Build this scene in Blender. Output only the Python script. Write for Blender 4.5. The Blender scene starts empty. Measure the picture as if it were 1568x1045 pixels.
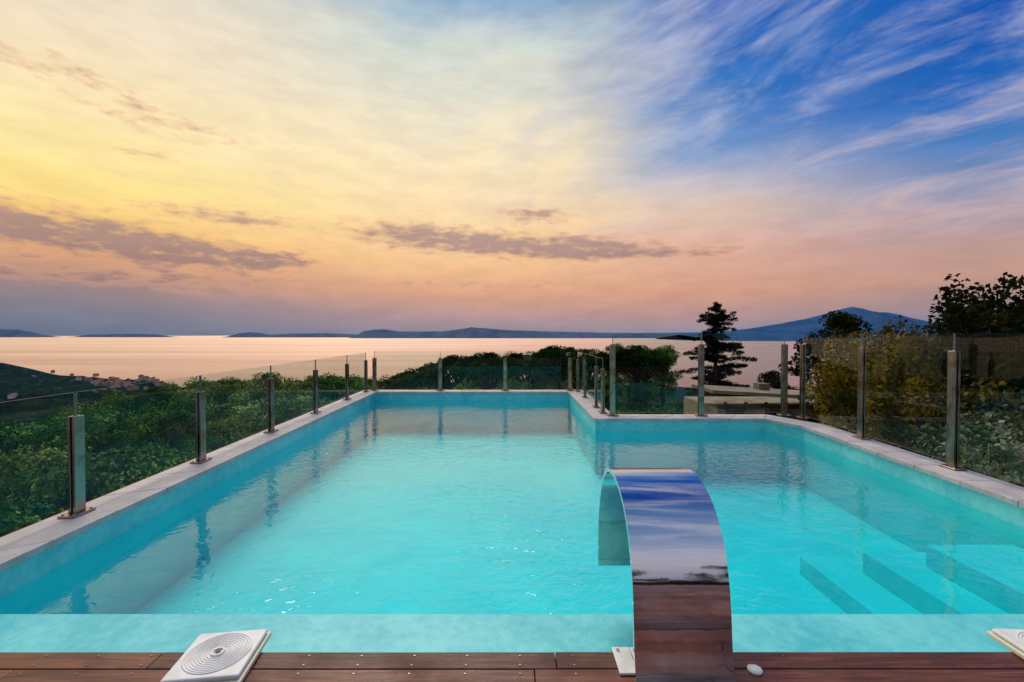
import bpy, bmesh, math, random
import numpy as np
from mathutils import Vector, Matrix, noise as mnoise
random.seed(7)
rng = np.random.default_rng(11)
scene = bpy.context.scene
scene.view_settings.view_transform = 'Standard'
scene.view_settings.look = 'None'
scene.view_settings.exposure = 0
scene.view_settings.gamma = 1

def lin(r, g, b):
    def f(c):
        c /= 255.0
        return c/12.92 if c <= 0.04045 else ((c+0.055)/1.055)**2.4
    return (f(r), f(g), f(b), 1.0)

# ------------------------------------------------------------------ node helper
class NT:
    def __init__(s, nt):
        s.nt = nt
    def new(s, t):
        return s.nt.nodes.new(t)
    def link(s, a, b):
        s.nt.links.new(a, b)
    def setin(s, inp, v):
        if v is None: return
        if isinstance(v, bpy.types.NodeSocket): s.link(v, inp)
        else: inp.default_value = v
    def m(s, op, a, b=None, c=None, clamp=False):
        n = s.new('ShaderNodeMath'); n.operation = op; n.use_clamp = clamp
        s.setin(n.inputs[0], a); s.setin(n.inputs[1], b); s.setin(n.inputs[2], c)
        return n.outputs[0]
    def mix(s, f, a, b, blend='MIX'):
        n = s.new('ShaderNodeMix'); n.data_type = 'RGBA'; n.blend_type = blend
        s.setin(n.inputs[0], f); s.setin(n.inputs[6], a); s.setin(n.inputs[7], b)
        return n.outputs[2]
    def sstep(s, v, a, b, o0=0.0, o1=1.0):
        n = s.new('ShaderNodeMapRange'); n.interpolation_type = 'SMOOTHSTEP'
        s.setin(n.inputs[0], v); s.setin(n.inputs[1], a); s.setin(n.inputs[2], b)
        s.setin(n.inputs[3], o0); s.setin(n.inputs[4], o1)
        return n.outputs[0]
    def comb(s, x, y, z):
        n = s.new('ShaderNodeCombineXYZ')
        s.setin(n.inputs[0], x); s.setin(n.inputs[1], y); s.setin(n.inputs[2], z)
        return n.outputs[0]
    def noise(s, vec, scale=1.0, detail=6, rough=0.55, dist=0.0, color=False):
        n = s.new('ShaderNodeTexNoise')
        s.setin(n.inputs['Vector'], vec); n.inputs['Scale'].default_value = scale
        n.inputs['Detail'].default_value = detail; n.inputs['Roughness'].default_value = rough
        n.inputs['Distortion'].default_value = dist
        return n.outputs['Color'] if color else n.outputs[0]
    def schlick(s, f0, normal=None):
        # two-sided Fresnel (same value from above and below the surface)
        g = s.new('ShaderNodeNewGeometry'); d = s.new('ShaderNodeVectorMath'); d.operation = 'DOT_PRODUCT'
        s.link(g.outputs['Incoming'], d.inputs[0]); s.link(normal if normal is not None else g.outputs['Normal'], d.inputs[1])
        c = s.m('MINIMUM', s.m('ABSOLUTE', d.outputs['Value']), 1.0)
        return s.m('ADD', s.m('MULTIPLY', s.m('POWER', s.m('SUBTRACT', 1.0, c), 5.0), 1-f0), f0)
    def ramp(s, f, stops, interp='LINEAR'):
        n = s.new('ShaderNodeValToRGB'); cr = n.color_ramp; cr.interpolation = interp
        while len(cr.elements) < len(stops): cr.elements.new(0.5)
        for e, (p, c) in zip(cr.elements, stops):
            e.position = p
        for e, (p, c) in zip(cr.elements, stops):
            e.color = c
        s.setin(n.inputs[0], f)
        return n.outputs[0]

# ------------------------------------------------------------------ world
SUN_AZ = -18.0; SUN_EL = 56.0
world = bpy.data.worlds.new("World"); scene.world = world; world.use_nodes = True
wt = world.node_tree; wt.nodes.clear(); W = NT(wt)
tc = W.new('ShaderNodeTexCoord')
nrm = W.new('ShaderNodeVectorMath'); nrm.operation = 'NORMALIZE'; W.link(tc.outputs['Generated'], nrm.inputs[0])
sep = W.new('ShaderNodeSeparateXYZ'); W.link(nrm.outputs[0], sep.inputs[0])
dx, dy, dz = sep.outputs
az = W.m('MULTIPLY', W.m('ARCTAN2', dx, dy), 57.29578)
el0 = W.m('MULTIPLY', W.m('ARCSINE', dz), 57.29578)
el = W.m('MAXIMUM', el0, 0.0)
wv = W.comb(W.m('MULTIPLY', az, 0.035), W.m('MULTIPLY', el, 0.12), 3.0)
warp = W.m('MULTIPLY', W.m('SUBTRACT', W.noise(wv, 1.0, 4, 0.55), 0.5), W.m('MULTIPLY', el, 0.36))
elw = W.m('MAXIMUM', W.m('ADD', el, warp), 0.0)
t = W.m('DIVIDE', elw, 90.0)
def R(stops):
    return W.ramp(t, [(e/90.0, lin(*c)) for e, c in stops], 'LINEAR')
rL = R([(0,(104,118,142)),(2.2,(126,126,142)),(4.5,(158,134,134)),(7,(218,162,124)),(10,(253,204,124)),(14,(255,229,144)),(19,(255,233,180)),(26,(242,224,196)),(42,(208,214,214)),(90,(90,140,195))])
rC = R([(0,(142,138,155)),(2,(178,148,150)),(5,(221,164,134)),(9,(246,197,146)),(14,(253,220,170)),(20,(250,230,190)),(26,(238,228,202)),(32,(204,216,210)),(39,(104,156,204)),(90,(30,85,170))])
rM = R([(0,(140,138,158)),(2,(180,146,146)),(5,(212,156,132)),(9,(224,172,148)),(13,(222,194,176)),(17,(198,192,200)),(21,(128,160,204)),(25,(60,122,194)),(30,(18,96,184)),(90,(20,75,160))])
rR = R([(0,(112,126,155)),(2.5,(156,136,144)),(5,(194,150,134)),(8,(188,156,154)),(12,(132,148,184)),(17,(68,124,190)),(22,(28,100,184)),(26,(14,88,180)),(40,(14,76,168)),(90,(20,65,145))])
rB = R([(0,(140,145,168)),(6,(180,178,192)),(14,(184,188,206)),(30,(140,160,196)),(50,(100,132,180)),(70,(76,114,172)),(90,(50,90,162))])
azw = W.m('ADD', az, W.m('MULTIPLY', warp, 2.0))
sky = W.mix(W.sstep(azw, -48, -4), rL, rC)
sky = W.mix(W.sstep(azw, 0, 24), sky, rM)
sky = W.mix(W.sstep(azw, 20, 48), sky, rR)
sky = W.mix(W.sstep(W.m('ABSOLUTE', az), 62, 135), sky, rB)

inv = W.m('DIVIDE', 1.0, W.m('ADD', W.m('MAXIMUM', dz, 0.0), 0.30))
px_ = W.m('MULTIPLY', dx, inv); py_ = W.m('MULTIPLY', dy, inv)
a0 = math.radians(-42)
al = W.m('ADD', W.m('MULTIPLY', px_, math.sin(a0)), W.m('MULTIPLY', py_, math.cos(a0)))
ac = W.m('SUBTRACT', W.m('MULTIPLY', px_, math.cos(a0)), W.m('MULTIPLY', py_, math.sin(a0)))
cn1 = W.noise(W.comb(W.m('MULTIPLY', al, 1.7), W.m('MULTIPLY', ac, 3.3), 4.2), 1.0, 6, 0.6, 0.8)
cn2 = W.noise(W.comb(W.m('MULTIPLY', al, 3.4), W.m('MULTIPLY', ac, 9.0), 8.2), 1.0, 5, 0.65, 1.2)
cc = W.m('ADD', W.m('MULTIPLY', cn1, 0.76), W.m('MULTIPLY', cn2, 0.24))
cir = W.sstep(cc, 0.45, 0.67)
cmask = W.m('MULTIPLY', W.sstep(az, -18, 10, 0.08, 0.66), W.sstep(el, 4, 14))
cir = W.m('MULTIPLY', cir, cmask)
ccol = W.mix(W.sstep(el, 8, 26), lin(228, 186, 170), lin(202, 204, 222))
ccol = W.mix(W.sstep(az, -25, 6), lin(255, 238, 200), ccol)
sky = W.mix(cir, sky, ccol)

def blob(a, e, sa, se, k=1.0):
    u = W.m('DIVIDE', W.m('SUBTRACT', az, a), sa); v = W.m('DIVIDE', W.m('SUBTRACT', el, e), se)
    r2 = W.m('MULTIPLY_ADD', u, u, W.m('MULTIPLY', v, v))
    return W.m('MULTIPLY', W.m('EXPONENT', W.m('MULTIPLY', r2, -1.0)), k)
blobs = [(-47,9.2,16,2.4,1.25),(-31,8.0,10,1.3,1.0),(-31,12.4,7,1.0,.78),(-13,12.2,9,1.9,.90),
         (0,11.0,13,1.8,.94),(10,10.2,9,1.4,.96),(3,14.6,6,1.2,.94),(22,9.4,8,0.8,.80),
         (-47,22.5,10,1.3,.64),(-37,20.0,9,1.6,.66),(-39,17.0,4,0.7,.64),(-40,5.2,24,1.1,.78),(0,6.2,28,0.7,.58)]
G = None
for b in blobs:
    g = blob(*b); G = g if G is None else W.m('ADD', G, g)
G = W.m('MINIMUM', G, 1.12)
ln1 = W.noise(W.comb(W.m('MULTIPLY', az, 0.17), W.m('MULTIPLY', el, 0.62), 5.0), 1.0, 6, 0.62)
ln2 = W.noise(W.comb(W.m('MULTIPLY', az, 0.42), W.m('MULTIPLY', el, 1.3), 15.0), 1.0, 6, 0.62)
ln = W.m('ADD', W.m('MULTIPLY', ln1, 0.42), W.m('MULTIPLY', ln2, 0.58))
dens = W.m('ADD', G, W.m('MULTIPLY', W.m('SUBTRACT', ln, 0.5), 2.9))
D = W.sstep(dens, 0.34, 1.15, 0.0, 0.84)
edge = W.sstep(dens, 0.36, 1.2)
lc = W.mix(W.sstep(el, 6, 14), lin(148, 120, 122), lin(172, 140, 138))
lc = W.mix(edge, lin(234, 174, 132), lc)
sky = W.mix(D, sky, lc)
mv = W.sstep(ln1, 0.3, 0.7, 0.94, 1.06)
sky = W.mix(1.0, sky, W.comb(mv, mv, mv), 'MULTIPLY')
nish = W.new('ShaderNodeTexSky'); nish.sky_type = 'NISHITA'; nish.sun_disc = False
nish.sun_elevation = math.radians(SUN_EL); nish.sun_rotation = math.radians(SUN_AZ)
bg1 = W.new('ShaderNodeBackground'); W.link(sky, bg1.inputs[0]); bg1.inputs[1].default_value = 0.99
bg2 = W.new('ShaderNodeBackground'); W.link(nish.outputs[0], bg2.inputs[0]); bg2.inputs[1].default_value = 0.001
add = W.new('ShaderNodeAddShader'); W.link(bg1.outputs[0], add.inputs[0]); W.link(bg2.outputs[0], add.inputs[1])
wo = W.new('ShaderNodeOutputWorld'); W.link(add.outputs[0], wo.inputs[0])

sun = bpy.data.lights.new("sun", 'SUN'); sun.energy = 2.7; sun.angle = math.radians(34); sun.color = (1.0, 0.88, 0.74)
suno = bpy.data.objects.new("sun", sun); scene.collection.objects.link(suno)
sd = Vector((math.sin(math.radians(SUN_AZ))*math.cos(math.radians(SUN_EL)), math.cos(math.radians(SUN_AZ))*math.cos(math.radians(SUN_EL)), math.sin(math.radians(SUN_EL))))
suno.rotation_euler = sd.to_track_quat('Z', 'Y').to_euler()

# ------------------------------------------------------------------ camera
cam = bpy.data.cameras.new("camera"); cam.lens = 16.07; cam.sensor_width = 36
cam.clip_start = 0.05; cam.clip_end = 200000
camo = bpy.data.objects.new("camera", cam); scene.collection.objects.link(camo)
camo.location = (0, 0, 1.65); camo.rotation_euler = (math.radians(90-0.86), 0, 0)
scene.camera = camo

# ------------------------------------------------------------------ material helpers
def mat(name):
    m = bpy.data.materials.new(name); m.use_nodes = True
    n = NT(m.node_tree); m.node_tree.nodes.clear()
    out = n.new('ShaderNodeOutputMaterial')
    return m, n, out
def principled(n, out, col, rough=0.5, metal=0.0, spec=0.5, normal=None):
    p = n.new('ShaderNodeBsdfPrincipled')
    n.setin(p.inputs['Base Color'], col); n.setin(p.inputs['Roughness'], rough); n.setin(p.inputs['Metallic'], metal)
    p.inputs['Specular IOR Level'].default_value = spec
    if normal is not None: n.link(normal, p.inputs['Normal'])
    if out is not None: n.link(p.outputs[0], out.inputs[0])
    return p
def bump(n, h, strength=0.5, dist=0.01):
    b = n.new('ShaderNodeBump'); b.inputs['Strength'].default_value = strength; b.inputs['Distance'].default_value = dist
    n.link(h, b.inputs['Height']); return b.outputs[0]
def gpos(n):
    g = n.new('ShaderNodeNewGeometry'); return g.outputs['Position']
def gisl(n):
    g = n.new('ShaderNodeNewGeometry'); return g.outputs['Random Per Island']

def leafmat(name, dark, mid, light, trans=0.0, scale=0.7):
    m, n, out = mat(name)
    r = gisl(n); p = gpos(n)
    nz = n.noise(p, scale, 1, 0.5)
    f = n.m('ADD', n.m('MULTIPLY', r, 0.4), n.m('MULTIPLY', n.sstep(nz, 0.32, 0.68), 0.6))
    c = n.ramp(f, [(0.0, (*dark, 1)), (0.5, (*mid, 1)), (1.0, (*light, 1))])
    pr = n.new('ShaderNodeBsdfDiffuse'); n.link(c, pr.inputs[0])
    if trans > 0:
        tr = n.new('ShaderNodeBsdfTranslucent'); n.link(c, tr.inputs[0])
        mx = n.new('ShaderNodeMixShader'); mx.inputs[0].default_value = trans
        n.link(pr.outputs[0], mx.inputs[1]); n.link(tr.outputs[0], mx.inputs[2]); n.link(mx.outputs[0], out.inputs[0])
    else: n.link(pr.outputs[0], out.inputs[0])
    return m
M_leaf = leafmat("foliage_green", (0.012,0.038,0.009), (0.06,0.14,0.024), (0.24,0.34,0.06), scale=0.45)
M_leaf2 = leafmat("foliage_olive", (0.03,0.06,0.014), (0.14,0.21,0.045), (0.38,0.42,0.11), scale=0.4)
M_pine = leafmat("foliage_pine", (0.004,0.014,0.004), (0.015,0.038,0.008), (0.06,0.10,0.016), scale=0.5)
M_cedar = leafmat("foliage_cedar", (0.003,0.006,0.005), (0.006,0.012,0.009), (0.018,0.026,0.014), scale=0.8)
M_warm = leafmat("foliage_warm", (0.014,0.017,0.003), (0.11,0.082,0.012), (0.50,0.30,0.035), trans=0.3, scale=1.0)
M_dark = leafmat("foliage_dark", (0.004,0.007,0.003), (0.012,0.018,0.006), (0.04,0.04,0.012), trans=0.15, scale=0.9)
M_pale = leafmat("foliage_pale", (0.018,0.04,0.012), (0.12,0.15,0.055), (0.55,0.50,0.36), trans=0.2, scale=2.2)
m, n, out = mat("bark"); nz = n.noise(gpos(n), 6, 4); principled(n, out, n.ramp(nz, [(0.3,(0.02,0.014,0.010,1)),(0.7,(0.08,0.05,0.035,1))]), 0.9, 0, 0.1, normal=bump(n, nz, 0.6, 0.05)); M_bark = m

# ------------------------------------------------------------------ mesh helpers
class Acc:
    def __init__(s): s.v=[]; s.f=[]; s.m=[]
    def add(s, vs, fs, mi=0):
        o=len(s.v); s.v.extend([tuple(map(float, q)) for q in vs]); s.f.extend([tuple(i+o for i in f) for f in fs]); s.m.extend([mi]*len(fs))
    def box(s, lo, hi, mi=0, M=None):
        x0,y0,z0=lo; x1,y1,z1=hi
        vs=[(x0,y0,z0),(x1,y0,z0),(x1,y1,z0),(x0,y1,z0),(x0,y0,z1),(x1,y0,z1),(x1,y1,z1),(x0,y1,z1)]
        if M is not None: vs=[tuple(M@Vector(q)) for q in vs]
        s.add(vs,[(0,3,2,1),(4,5,6,7),(0,1,5,4),(1,2,6,5),(2,3,7,6),(3,0,4,7)],mi)
    def tube(s, pts, rads, mi=0, n=6):
        o=len(s.v); pa=None
        for i,p in enumerate(pts):
            p=Vector(p)
            d=(Vector(pts[min(i+1,len(pts)-1)])-Vector(pts[max(i-1,0)]))
            if d.length<1e-6: d=Vector((0,0,1))
            d.normalize()
            if pa is None: a=d.orthogonal().normalized()
            else:
                a=(pa-d*pa.dot(d)); a = a.normalized() if a.length>1e-4 else d.orthogonal().normalized()
            b=d.cross(a); pa=a
            for k in range(n):
                th=2*math.pi*k/n
                s.v.append(tuple(p+(a*math.cos(th)+b*math.sin(th))*rads[i]))
        for i in range(len(pts)-1):
            for k in range(n):
                s.f.append((o+i*n+k,o+i*n+(k+1)%n,o+(i+1)*n+(k+1)%n,o+(i+1)*n+k)); s.m.append(mi)
    def leaves(s, C, size, mi=1, flat=0.0, aspect=0.55, center=None, orient=0.0):
        C=np.asarray(C); N=len(C)
        if N==0: return
        if center is not None and orient>0:
            nn=C-np.asarray(center); nn/=np.linalg.norm(nn,axis=1)[:,None]+1e-6
            q=rng.normal(size=(N,3)); q/=np.linalg.norm(q,axis=1)[:,None]
            nn=nn*orient+q*(1-orient); nn/=np.linalg.norm(nn,axis=1)[:,None]
            a=rng.normal(size=(N,3)); a-=(a*nn).sum(1)[:,None]*nn; a/=np.linalg.norm(a,axis=1)[:,None]
            b=np.cross(nn,a)
        else:
            a=rng.normal(size=(N,3)); a[:,2]*=(1-flat); a/=np.linalg.norm(a,axis=1)[:,None]
            b=rng.normal(size=(N,3)); b[:,2]*=(1-flat); b-= (b*a).sum(1)[:,None]*a; b/=np.linalg.norm(b,axis=1)[:,None]
        L=size*rng.uniform(0.6,1.3,N)[:,None]; a=a*L; b=b*L*aspect
        V=np.stack([C-a, C+b-a*0.1, C+a, C-b-a*0.1],axis=1).reshape(-1,3)
        o=len(s.v); s.v.extend(map(tuple,V.tolist()))
        idx=(np.arange(N*4).reshape(N,4)+o).tolist(); s.f.extend(map(tuple,idx)); s.m.extend([mi]*N)
    def mesh(s, name, mats, smooth=False):
        me=bpy.data.meshes.new(name); me.from_pydata(s.v,[],s.f)
        for q in mats: me.materials.append(q)
        me.polygons.foreach_set('material_index', s.m)
        if smooth: me.polygons.foreach_set('use_smooth',[True]*len(s.f))
        me.update(); return me
def obj(name, me, parent=None, loc=(0,0,0)):
    o=bpy.data.objects.new(name, me); scene.collection.objects.link(o); o.location=loc
    if parent is not None: o.parent=parent
    return o
def empty(name, loc=(0,0,0)):
    o=bpy.data.objects.new(name,None); scene.collection.objects.link(o); o.location=loc; o.empty_display_size=0.3; return o
def bevel(o, w=0.004, seg=2):
    b=o.modifiers.new("bevel",'BEVEL'); b.width=w; b.segments=seg; b.limit_method='ANGLE'; b.angle_limit=math.radians(40)

# ------------------------------------------------------------------ terrain
SEA=-250.0
def nz2(x,y,s,o=0.0): return mnoise.noise(Vector((x/s,y/s,o)))
def sst(x,a,b):
    t=min(1,max(0,(x-a)/(b-a))); return t*t*(3-2*t)
def H(x,y):
    g = -12 + 7*sst(x,-9.5,-5.5)
    g -= 3.5*sst(y,14,24)*sst(x,-14,-6)
    g -= 0.50*max(0,-42-x) + 0.30*max(0,y-66)
    g += 1.2*nz2(x,y,18)*sst(math.hypot(x,y),14,30) + 4*nz2(x,y,70,3)*sst(math.hypot(x,y),60,140)
    cy = 2020+130*nz2(x,0,500,5)+50*nz2(x,0,120,6)
    shelf = SEA + 14 + 10*nz2(x,y,160,9) - 60*sst(y,cy-10,cy+60)
    hill = 138*math.exp(-((x+1420)/420)**2-((y-1180)/420)**2) + 60*math.exp(-((x+900)/260)**2-((y-1150)/300)**2)
    hill += 85*math.exp(-((x+560)/260)**2-((y-420)/220)**2)
    shelf += hill*(1+0.25*nz2(x,y,110,12)+0.14*nz2(x,y,40,13)+0.06*nz2(x,y,15,14)) 
    return max(g, shelf)
NX,NY=340,300
us=np.linspace(-1,1,NX); xs=np.sinh(us*5.0)/math.sinh(5.0)*3200
vs_=np.linspace(-0.62,1,NY); ys=np.sinh(vs_*5.0)/math.sinh(5.0)*2600
A=Acc()
vv=[(x,y,H(x,y)) for y in ys for x in xs]
ff=[(j*NX+i,j*NX+i+1,(j+1)*NX+i+1,(j+1)*NX+i) for j in range(NY-1) for i in range(NX-1)]
A.add(vv,ff)
m,n,out=mat("forest_ground")
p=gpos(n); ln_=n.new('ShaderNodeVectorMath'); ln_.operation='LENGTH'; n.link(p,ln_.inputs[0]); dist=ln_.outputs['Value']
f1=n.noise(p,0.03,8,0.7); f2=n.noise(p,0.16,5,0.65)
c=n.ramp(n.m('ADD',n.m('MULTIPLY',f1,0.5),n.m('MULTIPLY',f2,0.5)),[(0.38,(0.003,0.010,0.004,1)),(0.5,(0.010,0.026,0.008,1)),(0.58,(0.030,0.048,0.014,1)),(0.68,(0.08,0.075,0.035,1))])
c=n.mix(n.sstep(dist,250,3600,0.0,0.6),c,(0.025,0.07,0.13,1))  # aerial haze painted into the base colour: bluer with distance from origin
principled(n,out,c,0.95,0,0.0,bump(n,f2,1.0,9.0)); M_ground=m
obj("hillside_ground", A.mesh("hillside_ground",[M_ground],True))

# sea
bm=bmesh.new(); bmesh.ops.create_circle(bm,cap_ends=True,segments=128,radius=90000); me=bpy.data.meshes.new("sea"); bm.to_mesh(me); bm.free()
m,n,out=mat("sea_water"); p=gpos(n)
mp=n.new('ShaderNodeMapping'); n.link(p,mp.inputs[0]); mp.inputs['Scale'].default_value=(0.0002,0.0010,1)
s1=n.noise(mp.outputs[0],1.0,4,0.5,0.4)
gl=n.new('ShaderNodeBsdfGlossy'); gl.inputs[0].default_value=(0.90,0.71,0.63,1); n.link(n.sstep(s1,0.3,0.7,0.25,0.30),gl.inputs['Roughness'])
df=n.new('ShaderNodeBsdfDiffuse'); df.inputs[0].default_value=(0.14,0.10,0.12,1)
mx=n.new('ShaderNodeMixShader'); n.link(n.schlick(0.06),mx.inputs[0]); n.link(df.outputs[0],mx.inputs[1]); n.link(gl.outputs[0],mx.inputs[2]); n.link(mx.outputs[0],out.inputs[0])
me.materials.append(m); obj("sea",me,loc=(0,0,SEA))

# distant islands / coast / volcano
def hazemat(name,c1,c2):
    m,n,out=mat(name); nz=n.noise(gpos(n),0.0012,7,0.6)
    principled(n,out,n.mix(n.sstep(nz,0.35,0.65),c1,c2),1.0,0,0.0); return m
def ridge(name,prof,Y0,depth,material,nstep=140,rough=0.12):
    px=[q[0] for q in prof]; py=[q[1] for q in prof]
    X=np.linspace(px[0],px[-1],nstep); T=np.interp(X,px,py); rows=13
    A=Acc(); v=[]
    for j in range(rows):
        tt=-1+2*j/(rows-1)
        for i in range(nstep):
            wx=(X[i]-784)/700*Y0; top=1.65+(512-T[i])/700*Y0
            k=max(0,1-abs(tt)**1.2)
            hh=(top-SEA)*k
            hh*=1+rough*1.5*mnoise.noise(Vector((wx/900,tt*3,1)))*(1 if tt else 0)
            hh+= (top-SEA)*0.03*mnoise.noise(Vector((wx/350,tt*5,4)))
            v.append((wx,Y0+tt*depth*(1+0.3*mnoise.noise(Vector((wx/2500,0,7)))),SEA-15+max(0,hh+15 if k>0 else 0)))
    A.add(v,[(j*nstep+i,j*nstep+i+1,(j+1)*nstep+i+1,(j+1)*nstep+i) for j in range(rows-1) for i in range(nstep-1)])
    obj(name,A.mesh(name,[material],True))
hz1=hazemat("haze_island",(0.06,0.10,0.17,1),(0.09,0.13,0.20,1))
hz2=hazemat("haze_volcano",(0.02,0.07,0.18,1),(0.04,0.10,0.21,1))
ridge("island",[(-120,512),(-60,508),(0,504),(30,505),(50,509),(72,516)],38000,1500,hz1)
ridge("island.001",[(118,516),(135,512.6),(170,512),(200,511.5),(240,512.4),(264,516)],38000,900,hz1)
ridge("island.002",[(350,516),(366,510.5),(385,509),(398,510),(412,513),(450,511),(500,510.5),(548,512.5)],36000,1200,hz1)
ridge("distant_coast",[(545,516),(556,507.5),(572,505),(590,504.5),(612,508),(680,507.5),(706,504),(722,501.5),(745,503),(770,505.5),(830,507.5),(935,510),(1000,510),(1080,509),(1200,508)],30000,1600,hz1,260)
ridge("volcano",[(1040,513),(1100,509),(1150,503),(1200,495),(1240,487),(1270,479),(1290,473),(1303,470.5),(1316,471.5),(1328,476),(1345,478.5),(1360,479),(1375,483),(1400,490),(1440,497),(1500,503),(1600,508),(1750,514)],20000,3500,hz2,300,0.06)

m,n,out=mat("village_plaster"); principled(n,out,n.ramp(gisl(n),[(0,(0.25,0.21,0.18,1)),(0.5,(0.45,0.38,0.32,1)),(1,(0.6,0.55,0.5,1))]),0.9,0,0); M_vp=m
m,n,out=mat("village_roof"); principled(n,out,(0.2,0.11,0.08,1),0.9,0,0); M_vr=m
A=Acc()
def vhouse(x,y,w,d,h,rot):
    z=H(x,y)-2; M=Matrix.Translation((x,y,z))@Matrix.Rotation(rot,4,'Z')
    A.box((-w/2,-d/2,0),(w/2,d/2,h),0,M)
    vs=[(-w/2-.4,-d/2-.4,h),(w/2+.4,-d/2-.4,h),(w/2+.4,d/2+.4,h),(-w/2-.4,d/2+.4,h),(-w/2,0,h+d*.25),(w/2,0,h+d*.25)]
    A.add([M@Vector(q) for q in vs],[(0,1,5,4),(2,3,4,5),(1,2,5),(3,0,4)],1)
for k in range(420):
    r=random.random()
    if r<0.72: x=random.uniform(-1900,-500); y=random.uniform(1750,2000)
    elif r<0.9: x=random.gauss(-1060,60); y=random.gauss(1230,50)
    else: x=random.gauss(-1450,260); y=random.gauss(1050,140)
    if H(x,y)<SEA+3: continue
    vhouse(x,y,random.uniform(8,18),random.uniform(7,11),random.uniform(6,11),random.uniform(0,3))
obj("distant_village",A.mesh("distant_village",[M_vp,M_vr]))

# ------------------------------------------------------------------ trees
def clump_pts(c, r, nn, shell=0.5):
    d=rng.normal(size=(nn,3)); d/=np.linalg.norm(d,axis=1)[:,None]
    rad=rng.uniform(0,1,nn)**(1/(1+3*shell))
    return np.array(c)+d*rad[:,None]*np.array(r)
def broadleaf(name, height=8, R=3.0, nclump=34, per=190, leaf=0.17, mats=None, crown0=0.35, clr=(0.6,1.05)):
    A=Acc(); tr=height*0.42
    A.tube([(0,0,-1),(0.08,0.03,tr*0.5),(0.0,0.1,tr),(0.2,0.0,height*0.75)],[0.26,0.2,0.16,0.05],0,7)
    for k in range(nclump):
        th=k*2.399+random.uniform(-.4,.4); u=random.random()
        zz=height*crown0+ (height*(0.94-crown0))*u
        prof=math.sin(math.pi*min(1,0.18+0.82*u*0.98))**0.6 if u<1 else 0.2
        rr=R*prof*math.sqrt(random.uniform(0.25,1))
        c=(rr*math.cos(th),rr*math.sin(th),zz)
        s=random.uniform(*clr)
        A.leaves(clump_pts(c,(s,s,s*0.68),per,.9),leaf,center=(c[0],c[1],c[2]-.1),orient=.62,aspect=.6)
        st=(0.05,0.05,random.uniform(tr*0.7,min(zz,height*0.7)))
        mid=((c[0]+st[0])/2,(c[1]+st[1])/2,(c[2]+st[2])/2+0.2)
        A.tube([st,mid,c],[0.07,0.045,0.012],0,5)
    return A.mesh(name,mats or [M_bark,M_leaf])
def stone_pine(name,height=9,R=3.4,thick=1.5,nclump=60,per=190,leaf=0.12):
    A=Acc(); h0=height-thick-1.6
    A.tube([(0,0,-1),(0.15,0,h0*0.5),(0.05,0.1,h0)],[0.24,0.19,0.15],0,7)
    for k in range(nclump):
        th=k*2.399; rr=R*math.sqrt((k+0.5)/nclump)*random.uniform(0.9,1.05)
        q=rr/R; zz=height-thick*0.35-thick*0.85*q*q+random.uniform(-.22,.22)
        c=(rr*math.cos(th),rr*math.sin(th),zz); s=random.uniform(.45,.8)
        A.leaves(clump_pts(c,(s,s,s*0.5),per,.8),leaf,aspect=0.35,center=(c[0],c[1],c[2]-.15),orient=.5)
        if k%2==0: A.tube([(0.05,0.1,h0+random.uniform(-.5,.3)),(c[0]*.5,c[1]*.5,(h0+zz)/2-.1),(c[0],c[1],zz-.15)],[0.09,0.06,0.02],0,5)
    return A.mesh(name,[M_bark,M_pine])
def cedar(name,height=10.4,R=2.3):
    A=Acc(); A.tube([(0,0,-1),(0.05,0,height*.5),(-0.06,0,height*.8),(0.05,0,height)],[0.28,0.16,0.07,0.012],0,7)
    z=3.0
    while z<height-0.12:
        hh=height-z
        L=R*min(1.0,(hh/4.2))**0.75
        nb=4 if hh>1 else 3
        for k in range(nb):
            th=random.uniform(0,6.28); l=max(.12,L*random.uniform(.35,1.15)); 
            up=random.uniform(-.05,.18)+(.35 if hh<1.6 else 0)
            ux,uy=math.cos(th),math.sin(th)
            pts=[(0,0,z),(ux*l*.5,uy*l*.5,z+l*(.10+up*.5)),(ux*l,uy*l,z+l*up)]
            A.tube(pts,[0.045,0.03,0.006],0,4)
            ns=max(3,int(l/0.17)); p1=np.array(pts[1]); p2=np.array(pts[2]); p0=np.array(pts[0])
            for j in range(1,ns+1):
                tt=j/ns; base=p0+(p1-p0)*2*tt if tt<.5 else p1+(p2-p1)*(2*tt-1)
                wv=(.10+.26*math.sin(math.pi*min(1,tt*.75+.15)))*min(1,l+.2)
                base=base+rng.normal(0,.05,3)
                A.leaves(clump_pts(base,(wv,wv,.10),int(26+30*min(1,l))),0.07,flat=.3,aspect=.35)
        z+=random.uniform(.12,.36)*(0.6+min(1,hh/4)*.5)
    for k in range(5):
        A.leaves(clump_pts((0.04,0,height-k*.12),(.04,.04,.09),10),0.06,aspect=.3)
    return A.mesh(name,[M_bark,M_cedar])

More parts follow.
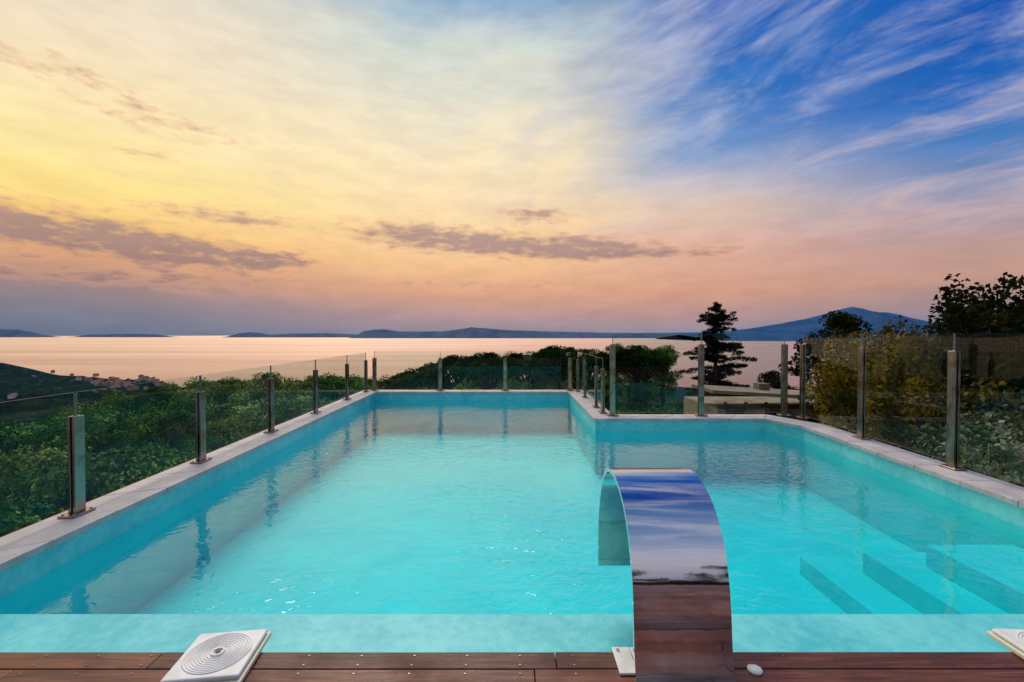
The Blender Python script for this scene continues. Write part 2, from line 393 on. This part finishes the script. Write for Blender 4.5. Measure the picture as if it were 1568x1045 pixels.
T1=broadleaf("tree_a",8,3.0,40,190,.115)
T2=broadleaf("tree_b",7,3.3,40,190,.115,[M_bark,M_leaf2])
T3=broadleaf("tree_c",9,2.7,40,190,.115)
wood=empty("woodland",(-25,40,-10))
def put(me,x,y,s=1,top=None,h=8,parent=None,name="tree",sx=None):
    z=H(x,y)
    if top is not None: z=top-h*s
    o=bpy.data.objects.new(name,me); scene.collection.objects.link(o)
    o.location=(x,y,z); o.rotation_euler=(0,0,random.uniform(0,6.28)); o.scale=(s*(sx or 1),s*(sx or 1),s)
    if parent is not None:
        o.parent=parent; o.matrix_parent_inverse=Matrix.Translation(parent.location).inverted()
    return o
hs={T1.name:8,T2.name:7,T3.name:9}
cnt=0
placed=[]
def scatter(N,x0,x1,y0,y1,mind,smin,smax,cap=None):
    global cnt
    for _ in range(N):
        x=random.uniform(x0,x1); y=random.uniform(y0,y1)
        if x<-1.35*y-12: continue
        if any((x-a)**2+(y-b)**2<mind*mind for a,b in placed): continue
        placed.append((x,y)); me=random.choice([T1,T1,T2,T3]); s=random.uniform(smin,smax)
        tp=H(x,y)+8*s
        if cap is not None and tp>cap: tp=cap+random.uniform(-1.2,.5)
        put(me,x,y,s*8/hs[me.name],top=tp,h=hs[me.name],parent=wood,name="tree_%d"%cnt); cnt+=1
scatter(900,-50,-9.5,3,68,3.3,.85,1.12,-3.7)
scatter(300,-110,-44,15,120,4.8,.8,1.1)
scatter(300,-40,24,62,100,4.8,.8,1.1)
scatter(140,-9,9,24,60,3.8,.55,.8,-1.6)
scatter(1100,-420,-70,60,420,8.5,1.3,1.9)

P1=stone_pine("pine_a",9,3.2,1.5); P2=stone_pine("pine_b",8.5,2.7,1.3,48)
def pine(x,y,top,me=P1,h=9,s=1.0):
    put(me,x,y,s,top=top,h=h,name="stone_pine")
for (x,y,tp,w) in [(-4.0,34,.25,0),(-1.6,31,.45,1),(1.2,33,.5,0),(-6.6,33,-.7,1),(3.6,36,.9,0),(5.2,31,.65,1)]:
    pine(x,y,tp,P2 if w else P1,8.5 if w else 9, .9)
put(P2,8.2,30,.78,top=.95,h=8.5,name="stone_pine")
put(P2,8.6,29.5,.5,top=.1,h=8.5,name="stone_pine")
for k,(x,y,tp,s) in enumerate([(-7.8,27,-2.3,.5),(-5,27,-1.4,.55),(-2.4,26,-1.1,.6),(0.2,27,-.9,.6),(2.4,26,-1.9,.55),(4.2,27,-2.4,.5),(6.4,24,-2.4,.5),(8.2,21,-1.9,.5),(5.6,18,-1.7,.4),(10.2,27,-2.2,.55),(13.2,28,-1.2,.55),(-10,30,-3.2,.6),(5.0,22,-2.1,.5)]):
    put([T1,T3][k%2],x,y,s,top=tp,h=[8,9][k%2],name="broadleaf_tree",sx=1.2)
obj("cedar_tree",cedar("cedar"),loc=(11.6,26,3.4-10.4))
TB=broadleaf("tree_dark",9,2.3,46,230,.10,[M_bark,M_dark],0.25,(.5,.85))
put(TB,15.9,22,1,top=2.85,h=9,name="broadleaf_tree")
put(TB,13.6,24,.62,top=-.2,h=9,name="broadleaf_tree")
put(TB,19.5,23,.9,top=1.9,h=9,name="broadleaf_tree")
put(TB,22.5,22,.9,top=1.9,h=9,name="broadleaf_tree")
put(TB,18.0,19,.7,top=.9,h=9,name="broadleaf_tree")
def leafy(name,height,R,mats,leaf,nb=60,per=90,crown0=.3):
    A=Acc(); A.tube([(0,0,-.5),(.1,.05,height*.3),(0,0,height*.6)],[.16,.12,.07],0,7)
    for k in range(nb):
        th=k*2.399; u=random.random(); z0=height*random.uniform(.25,.6)
        r=R*math.sqrt(random.uniform(.1,1))*(1-.45*u); zz=height*(crown0+(1-crown0)*u)
        c=np.array((r*math.cos(th),r*math.sin(th),zz)); s0=np.array((0,0,min(z0,zz)))
        mid=(c+s0)/2+np.array((0,0,.15)); A.tube([s0,mid,c],[.045,.025,.006],0,5)
        for q in range(5):
            tt=.45+.55*q/4; b=s0*(1-tt)+c*tt+rng.normal(0,.16,3)
            A.leaves(clump_pts(b,(.3,.3,.24),int(per/5)),leaf,aspect=.6,center=b-np.array((0,0,.1)),orient=.4)
    return A.mesh(name,mats)
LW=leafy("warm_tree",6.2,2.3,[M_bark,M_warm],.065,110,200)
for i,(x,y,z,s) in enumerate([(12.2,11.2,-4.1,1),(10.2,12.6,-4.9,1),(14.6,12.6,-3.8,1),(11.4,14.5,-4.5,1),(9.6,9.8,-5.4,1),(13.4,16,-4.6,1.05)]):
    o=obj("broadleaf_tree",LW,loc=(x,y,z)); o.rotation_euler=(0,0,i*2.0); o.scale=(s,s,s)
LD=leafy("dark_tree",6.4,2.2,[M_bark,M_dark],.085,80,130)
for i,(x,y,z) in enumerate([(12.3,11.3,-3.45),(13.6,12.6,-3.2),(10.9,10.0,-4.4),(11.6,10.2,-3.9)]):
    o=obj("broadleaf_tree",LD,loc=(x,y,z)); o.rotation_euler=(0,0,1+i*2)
SH=leafy("shrub_pale",2.6,1.3,[M_bark,M_pale],.05,70,170,.15)
for i,(x,y,z,s) in enumerate([(8.0,7.6,-2.7,1),(9.4,8.6,-2.6,1.1),(7.2,6.0,-2.8,1),(8.6,6.0,-2.5,1.1),(10.6,9.4,-2.5,1.2),(7.4,8.9,-3.5,1),(7.3,4.4,-2.9,1),(10.2,7.0,-2.5,1.2)]):
    o=obj("shrub",SH,loc=(x,y,z)); o.rotation_euler=(0,0,i); o.scale=(s,s,s)
for i,(x,y) in enumerate([(-9,-16),(-5,-18),(0,-17),(5,-18),(9,-16),(13,-14),(-13,-13)]):
    put(TB,x,y,.75,top=2.6+.5*math.sin(i*2),h=9,name="broadleaf_tree",sx=1.3)

# ------------------------------------------------------------------ pool
m,n,out=mat("pool_paint"); p=gpos(n)
nz=n.noise(p,1.4,7,0.62); nzs=n.noise(p,14,5,0.6)
sp=n.new('ShaderNodeSeparateXYZ'); n.link(p,sp.inputs[0])
cw=n.mix(n.sstep(nz,0.3,0.7),(0.002,0.55,0.60,1),(0.008,0.64,0.67,1))
ca=n.mix(n.sstep(n.m('ADD',n.m('MULTIPLY',nz,.6),n.m('MULTIPLY',nzs,.4)),0.35,0.65),(0.06,0.48,0.52,1),(0.17,0.64,0.64,1))
c=n.mix(n.sstep(sp.outputs[2],-0.30,-0.24),cw,ca)
principled(n,out,c,0.45,0,0.4,bump(n,nzs,0.3,0.012)); M_pool=m
m,n,out=mat("travertine_coping"); p=gpos(n)
nz=n.noise(p,3,8,0.65,0.4); nzs=n.noise(p,40,5,0.6)
c=n.mix(n.sstep(nz,0.3,0.7),(0.36,0.32,0.32,1),(0.56,0.50,0.50,1))
isl=gisl(n); c=n.mix(n.m('MULTIPLY',isl,0.4),c,(0.36,0.32,0.33,1))
c=n.mix(n.sstep(nzs,0.56,0.68,0,0.6),c,(0.16,0.13,0.12,1))
principled(n,out,c,0.5,0,0.4,bump(n,nzs,0.3,0.004)); M_cop=m
m,n,out=mat("plaster_wall"); nz=n.noise(gpos(n),1.2,6,0.6); principled(n,out,n.mix(n.sstep(nz,.3,.7),(0.18,0.125,0.08,1),(0.38,0.29,0.20,1)),0.9,0,0.1,bump(n,nz,.3,.03)); M_pl=m
WZ=-0.26
inner=[(-3.68,2.35),(-3.92,13.1),(1.64,13.1),(1.64,8.95),(4.95,8.95),(5.26,8.25),(5.04,4.5),(5.0,2.35)]
def offset(poly,d):
    n_=len(poly); res=[]
    for i in range(n_):
        p0=Vector(poly[i-1]);p1=Vector(poly[i]);p2=Vector(poly[(i+1)%n_])
        e1=(p1-p0).normalized(); e2=(p2-p1).normalized()
        n1=Vector((-e1.y,e1.x)); n2=Vector((-e2.y,e2.x))
        b=(n1+n2); b=b/ max(0.2,(1+n1.dot(n2)))
        res.append(tuple(p1+b*d))
    return res
pool=empty("swimming_pool",(0,8,-0.7))
def child(o,par):
    o.parent=par; o.matrix_parent_inverse=Matrix.Translation(par.location).inverted(); return o
A=Acc(); FZ=-1.10
nI=len(inner)
for i in range(nI):
    a=inner[i]; b=inner[(i+1)%nI]
    A.add([(a[0],a[1],FZ),(b[0],b[1],FZ),(b[0],b[1],-0.06),(a[0],a[1],-0.06)],[(0,1,2,3)])
A.add([(x,y,FZ) for x,y in inner],[tuple(range(nI))])
LY=3.05
A.box((-3.66,2.36,FZ+.003),(4.98,LY,-0.235))
A.box((4.15,LY+.003,FZ+.003),(5.03,4.55,-0.46))
A.box((3.75,LY+.003,FZ+.003),(4.147,4.85,-0.68)); A.box((4.15,4.553,FZ+.003),(5.05,4.85,-0.68))
A.box((3.30,LY+.003,FZ+.003),(3.747,5.2,-.90)); A.box((3.75,4.853,FZ+.003),(5.06,5.2,-.90))
basin=child(obj("basin",A.mesh("basin",[M_pool])),pool)
outer=offset(inner,0.40); A=Acc()
for i in range(nI-1):
    a=outer[i]; b=outer[i+1]
    A.add([(a[0],a[1],-14),(b[0],b[1],-14),(b[0],b[1],-0.061),(a[0],a[1],-0.061)],[(0,1,2,3)])
child(obj("retaining_wall",A.mesh("retaining_wall",[M_pl])),pool)
oo=offset(inner,0.45); ii=offset(inner,-0.03); A=Acc()
for i in range(nI-1):
    L=(Vector(inner[i+1])-Vector(inner[i])).length; k=max(1,round(L/0.62))
    for j in range(k):
        t0=j/k+0.003/L; t1=(j+1)/k-0.003/L
        def lp(a,b,t): return (a[0]*(1-t)+b[0]*t,a[1]*(1-t)+b[1]*t)
        P=[lp(ii[i],ii[i+1],t0),lp(ii[i],ii[i+1],t1),lp(oo[i],oo[i+1],t1),lp(oo[i],oo[i+1],t0)]
        dzj=random.uniform(-.002,.002)
        vs=[(x,y,-.06) for x,y in P]+[(x,y,dzj) for x,y in P]
        A.add(vs,[(3,2,1,0),(4,5,6,7),(0,1,5,4),(1,2,6,5),(2,3,7,6),(3,0,4,7)])
cop=child(obj("coping",A.mesh("coping",[M_cop])),pool); bevel(cop,.006,2)
# water
m,n,out=mat("pool_water"); p=gpos(n)
mp=n.new('ShaderNodeMapping'); n.link(p,mp.inputs[0]); mp.inputs['Scale'].default_value=(1,1.25,1)
w1=n.noise(mp.outputs[0],1.6,2,0.5,0.6); w2=n.noise(mp.outputs[0],7.5,2,0.5,0.8); w3=n.noise(p,0.35,1,0.5)
amp=n.sstep(w3,0.38,0.62,0.5,2.3)
h=n.m('ADD',n.m('MULTIPLY',w1,0.36),n.m('MULTIPLY',n.m('MULTIPLY',w2,0.20),amp))
nb=bump(n,h,0.62,0.05)
gl=n.new('ShaderNodeBsdfGlossy'); gl.inputs['Roughness'].default_value=0.012; gl.inputs[0].default_value=(1,1,1,1); n.link(nb,gl.inputs['Normal'])
tr=n.new('ShaderNodeBsdfTransparent'); tr.inputs[0].default_value=(0.50,1.0,1.0,1)
mx=n.new('ShaderNodeMixShader'); n.link(n.schlick(0.05,nb),mx.inputs[0]); n.link(tr.outputs[0],mx.inputs[1]); n.link(gl.outputs[0],mx.inputs[2]); n.link(mx.outputs[0],out.inputs[0])
M_water=m
wi=[(x,y) for x,y in inner]; wi[0]=(-3.695,LY); wi[-1]=(5.01,LY)
A=Acc(); A.add([(x,y,WZ) for x,y in wi],[tuple(range(len(wi)-1,-1,-1))]); 
me=A.mesh("water",[M_water]); child(obj("water",me),pool)

# ------------------------------------------------------------------ glass fences
m,n,out=mat("fence_glass")
gl=n.new('ShaderNodeBsdfGlossy'); gl.inputs['Roughness'].default_value=0.0; gl.inputs[0].default_value=(0.8,0.85,0.85,1)
tr=n.new('ShaderNodeBsdfTransparent'); tr.inputs[0].default_value=(0.88,0.94,0.925,1)
mx=n.new('ShaderNodeMixShader'); n.link(n.m('MULTIPLY',n.schlick(0.04),0.5),mx.inputs[0]); n.link(tr.outputs[0],mx.inputs[1]); n.link(gl.outputs[0],mx.inputs[2]); n.link(mx.outputs[0],out.inputs[0]); M_glass=m
m,n,out=mat("glass_edge"); principled(n,out,(0.10,0.22,0.20,1),0.15,0,0.6); M_gedge=m
m,n,out=mat("brushed_steel"); p=gpos(n); mp=n.new('ShaderNodeMapping'); n.link(p,mp.inputs[0]); mp.inputs['Scale'].default_value=(60,60,2)
nz=n.noise(mp.outputs[0],1,4,.6); nz3=n.noise(p,5,4,.6)
principled(n,out,n.mix(n.sstep(nz3,.4,.7),(0.38,0.32,0.27,1),(0.22,0.14,0.085,1)),n.sstep(nz,.3,.7,.2,.36),1.0); M_steel=m
def panel(A,p0,p1,z0,z1,th=.012):
    d=(Vector(p1)-Vector(p0)).normalized(); nn=Vector((-d.y,d.x))*th/2
    P=[Vector(p0)-nn,Vector(p1)-nn,Vector(p1)+nn,Vector(p0)+nn]
    vs=[(q.x,q.y,z0) for q in P]+[(q.x,q.y,z1) for q in P]
    A.add(vs,[(0,1,5,4),(2,3,7,6)],0); A.add(vs,[(4,5,6,7),(1,2,6,5),(3,0,4,7),(3,2,1,0)],1)
def post(A,p,ang,h,gh):
    M=Matrix.Translation((p[0],p[1],0.004))@Matrix.Rotation(ang,4,'Z')
    for sy in (-1,1):
        y0,y1=(0.009,0.034) if sy>0 else (-0.034,-0.009)
        A.box((-.052,y0,.019),(.052,y1,h),0,M)
    A.box((-.115,-.075,0),(.115,.075,.018),0,M)
    A.box((-.012,-.0088,.019),(.012,.0088,h+.01),0,M)
    for bx in (-.085,.085):
        for by in (-.05,.05):
            c=[(bx+.012*math.cos(k*math.pi/3),by+.012*math.sin(k*math.pi/3)) for k in range(6)]
            vs=[M@Vector((x,y,.018)) for x,y in c]+[M@Vector((x,y,.028)) for x,y in c]
            A.add(vs,[tuple(range(6,12))]+[(k,(k+1)%6,6+(k+1)%6,6+k) for k in range(6)],0)
    A.tube([M@Vector((0,0,h+.01)),M@Vector((0,0,gh-.01))],[.007,.007],0,8)
def fence(name,pts,ph,gh,skip=()):
    par=empty(name,(pts[0][0],pts[0][1],0)); G_=Acc(); S=Acc()
    for i,p in enumerate(pts):
        a=Vector(pts[min(i+1,len(pts)-1)][:2])-Vector(p[:2])
        if i==len(pts)-1 or (i in skip): a=Vector(p[:2])-Vector(pts[i-1][:2])
        post(S,p,math.atan2(a.y,a.x),ph,gh)
        if i<len(pts)-1 and i not in skip:
            p0=Vector(p[:2]);p1=Vector(pts[i+1][:2]); d=(p1-p0).normalized()
            panel(G_,p0+d*.014,p1-d*.014,.07,gh)
    child(obj("glass_panels",G_.mesh("glass_panels",[M_glass,M_gedge])),par)
    o=child(obj("steel_posts",S.mesh("steel_posts",[M_steel])),par); bevel(o,.003,1)
def LX(y): return -3.70-0.0225*(y-3.3)-.27
low=[(LX(y),y) for y in (0.6,2.38,4.17,5.9,7.7,9.55,11.5,13.1)]
fence("glass_fence",low,.90,1.12)
fence("glass_fence",[(-4.03,13.38),(-2.1,13.38),(-.2,13.38),(1.70,13.38)],.95,1.16)
fence("glass_fence",[(1.90,13.2),(1.90,11.9),(1.90,10.3),(1.90,9.55)],.92,1.14)
fence("glass_fence",[(2.03,9.22),(3.82,9.22),(5.5,9.22)],1.44,1.66)
fence("glass_fence",[(5.70,8.95),(5.52,7.2),(5.42,5.6),(5.36,3.9),(5.33,2.2),(5.33,.5)],1.44,1.66)

# ------------------------------------------------------------------ deck
m,n,out=mat("deck_wood"); p=gpos(n); mp=n.new('ShaderNodeMapping'); n.link(p,mp.inputs[0]); mp.inputs['Scale'].default_value=(2.0,38,38)
g1=n.noise(mp.outputs[0],1,8,.65,.6); isl=gisl(n); g2=n.noise(p,2.5,5,.6)
c=n.ramp(n.m('ADD',n.m('MULTIPLY',g1,.7),n.m('MULTIPLY',isl,.3)),[(.3,(0.024,0.006,0.004,1)),(.5,(0.085,0.022,0.012,1)),(.75,(0.24,0.080,0.040,1))])
c=n.mix(n.sstep(g2,.5,.7,0,.55),c,(0.045,0.020,0.017,1))
principled(n,out,c,n.sstep(g2,.35,.65,.28,.6),0,.3,bump(n,g1,.5,.005)); M_deck=m
A=Acc(); y=2.35; 
while y>-5:
    x=-8+random.uniform(-1.5,0)
    while x<9:
        L=random.uniform(1.8,3.0); zz=random.uniform(-.0015,.001)
        A.box((x,y-.116,-.028),(x+L-.004,y,zz)); x+=L
    y-=.124
dk=obj("wooden_deck",A.mesh("wooden_deck",[M_deck])); bevel(dk,.003,2)
A=Acc(); A.box((-8,-5,-.9),(9,2.345,-.032)); 
m,n,out=mat("dark_substructure"); principled(n,out,(0.02,0.014,0.01,1),.9); 
o=obj("substructure",A.mesh("substructure",[m])); o.parent=dk
A=Acc(); 
for k in range(26):
    xx=-3.2+k*.27
    for row in (2.32,2.255,2.196,2.13):
        c=[(xx+.005*math.cos(a*math.pi/4),row+.005*math.sin(a*math.pi/4),.0022) for a in range(8)]
        A.add(c,[tuple(range(8))])
o=obj("screws",A.mesh("screws",[M_steel])); o.parent=dk

# ------------------------------------------------------------------ waterfall spout
m,n,out=mat("polished_steel"); nz=n.noise(gpos(n),9,3,.5)
principled(n,out,(0.70,0.70,0.72,1),.055,1.0,normal=bump(n,nz,.05,.01)); M_pol=m
ctrl=[(2.13,0.0),(2.16,.13),(2.178,.30),(2.205,.46),(2.27,.63),(2.40,.77),(2.60,.845),(2.80,.825),(2.95,.71),(3.05,.53),(3.095,.33),(3.10,.08)]
def cr(P,nseg=8):
    out_=[]
    for i in range(len(P)-1):
        p0=P[max(i-1,0)];p1=P[i];p2=P[i+1];p3=P[min(i+2,len(P)-1)]
        for k in range(nseg):
            t=k/nseg
            out_.append(tuple(.5*((2*p1[c])+(-p0[c]+p2[c])*t+(2*p0[c]-5*p1[c]+4*p2[c]-p3[c])*t*t+(-p0[c]+3*p1[c]-3*p2[c]+p3[c])*t**3) for c in (0,1)))
    out_.append(P[-1]); return out_
pr=cr(ctrl); th=.022; X0,X1=.585,1.055
inn=[]
for i,(y,z) in enumerate(pr):
    a=pr[max(i-1,0)];b=pr[min(i+1,len(pr)-1)]; d=Vector((b[0]-a[0],b[1]-a[1])).normalized()
    nn=Vector((d.y,-d.x)); inn.append((y+nn.x*th,z+nn.y*th))
A=Acc(); K=len(pr)
def strip(L1,L2,xa,xb):
    v=[(xa,q[0],q[1]) for q in L1]+[(xb,q[0],q[1]) for q in L2]
    A.add(v,[(i,i+1,K+i+1,K+i) for i in range(K-1)])
strip(pr,pr,X0,X1); strip(inn,inn,X1,X0); strip(inn,pr,X0,X0); strip(pr,inn,X1,X1)
A.add([(X0,*pr[-1]),(X1,*pr[-1]),(X1,*inn[-1]),(X0,*inn[-1])],[(0,1,2,3)])
sp_=empty("waterfall_spout",(.82,2.3,0))
child(obj("steel_blade",A.mesh("steel_blade",[M_pol],True)),sp_)
m,n,out=mat("white_enamel"); nz=n.noise(gpos(n),8,5,.6); principled(n,out,n.mix(n.sstep(nz,.35,.7),(0.74,0.73,0.70,1),(0.60,0.58,0.53,1)),.4,0,.4); M_white=m
m,n,out=mat("cream_plastic"); principled(n,out,(0.68,0.62,0.44,1),.45,0,.4); M_cream=m
A=Acc(); A.box((.520,2.18,.004),(.61,2.365,.016)); A.box((.613,2.262,.004),(1.04,2.365,.016))
A.tube([(.545,2.34,.016),(.545,2.34,.030),(.545,2.34,.0301)],[.010,.009,.0],0,8)
o=child(obj("base_plate",A.mesh("base_plate",[M_white])),sp_); bevel(o,.003,2)

# ------------------------------------------------------------------ skimmer lids
def lid(x,y,rot):
    par=empty("skimmer_lid",(x,y,0)); 
    def ch(nm,A,mt,bv=0,sm=False):
        o=obj(nm,A.mesh(nm,[mt],sm)); o.parent=par
        if bv: bevel(o,bv,3)
    A=Acc(); A.box((-.185,-.185,.003),(.185,.185,.028)); ch("frame",A,M_cream,.006)
    A=Acc(); A.box((-.172,-.172,.0285),(.172,.172,.052)); ch("plate",A,M_white,.010)
    A=Acc(); S=64; prof=[]
    r=.150
    while r>.045:
        prof+=[(r,.0525),(r-.002,.0565),(r-.0065,.0565),(r-.0085,.0525)]; r-=.0125
    prof+=[(.034,.0525),(.032,.062),(.022,.062),(.018,.0535),(.0001,.0535)]
    v=[(q*math.cos(2*math.pi*k/S),q*math.sin(2*math.pi*k/S),z) for q,z in prof for k in range(S)]
    A.add(v,[(i*S+k,i*S+(k+1)%S,(i+1)*S+(k+1)%S,(i+1)*S+k) for i in range(len(prof)-1) for k in range(S)]); ch("ribbed_disc",A,M_white)
    A=Acc(); A.tube([(0,0,.0536),(0,0,.060),(0,0,.0601)],[.012,.011,0],0,16)
    m2=bpy.data.materials.get("dark_plastic")
    if not m2:
        m2,n2,o2=mat("dark_plastic"); principled(n2,o2,(0.03,0.03,0.03,1),.5)
    ch("finger_hole",A,m2)
    par.rotation_euler=(0,0,math.radians(rot))
lid(-1.475,2.27,7); lid(2.77,2.285,-3)
A=Acc(); S=24; prof=[(.034,.003),(.034,.010),(.026,.016),(.024,.013),(.010,.016),(.0001,.017)]
v=[(q*math.cos(2*math.pi*k/S),q*math.sin(2*math.pi*k/S),z) for q,z in prof for k in range(S)]
A.add(v,[(i*S+k,i*S+(k+1)%S,(i+1)*S+(k+1)%S,(i+1)*S+k) for i in range(len(prof)-1) for k in range(S)])
obj("deck_fitting",A.mesh("deck_fitting",[M_white]),loc=(1.19,2.215,0))

# ------------------------------------------------------------------ neighbouring house below the pool
hs_=empty("terrace_house",(9.5,17,-3))
m,n,out=mat("roof_screed"); nz=n.noise(gpos(n),1.5,8,.65); principled(n,out,n.mix(n.sstep(nz,.3,.7),(0.20,0.15,0.11,1),(0.36,0.28,0.21,1)),.85,0,.1); M_rs=m
m,n,out=mat("window_dark"); principled(n,out,(0.02,0.025,0.03,1),.1,0,.6); M_win=m
m,n,out=mat("brown_timber"); principled(n,out,(0.07,0.036,0.02,1),.7,0,.1); M_bt=m
A=Acc(); A.box((7.3,16.2,-6),(13.6,19.4,-1.0)); A.box((8.6,14.6,-6),(12.8,16.197,-1.75))
child(obj("walls",A.mesh("walls",[M_pl])),hs_)
A=Acc()
def slab(x0,x1,y0,y1,z0,z1,t):
    vs=[(x0,y0,z0-t),(x1,y0,z1-t),(x1,y1,z1-t),(x0,y1,z0-t),(x0,y0,z0),(x1,y0,z1),(x1,y1,z1),(x0,y1,z0)]
    A.add(vs,[(0,3,2,1),(4,5,6,7),(0,1,5,4),(1,2,6,5),(2,3,7,6),(3,0,4,7)])
slab(7.0,14.0,15.9,17.8,-.30,-.70,.12); slab(8.4,13.0,14.3,15.89,-1.60,-1.68,.12)
child(obj("roof_slab",A.mesh("roof_slab",[M_rs])),hs_)
A=Acc(); A.box((7.32,16.16,-.997),(13.4,16.3,-.86)); A.box((7.6,16.15,-1.8),(8.2,16.198,-1.05)); 
for k in range(9): A.box((7.5+k*.72,16.02,-1.0),(7.56+k*.72,16.15,-.75))
child(obj("timber_frieze",A.mesh("timber_frieze",[M_bt])),hs_)
A=Acc()
for x in (9.0,10.3,11.6): A.box((x,14.56,-3.2),(x+.8,14.598,-1.9))
for x in (9.0,10.6,12.2): A.box((x,16.155,-1.46),(x+.7,16.198,-1.05))
child(obj("windows",A.mesh("windows",[M_win])),hs_)
A=Acc(); A.tube([(11.4,17,-.9),(11.4,17,.0)],[.07,.07],0,10); A.box((9.2,17.0,-.6),(9.6,17.4,-.2))
child(obj("chimney_and_vents",A.mesh("chimney_and_vents",[M_pl])),hs_)
A=Acc(); A.box((6.2,9.9,-6),(13.5,10.1,-1.35)); A.box((6.2,10.103,-6),(9.2,12.8,-2.0)); 
for k in range(6): A.box((6.4,9.897-.32*(k+1),-6),(7.8,9.895-.32*k,-1.55-.17*k))
o=obj("garden_wall",A.mesh("garden_wall",[M_pl]))
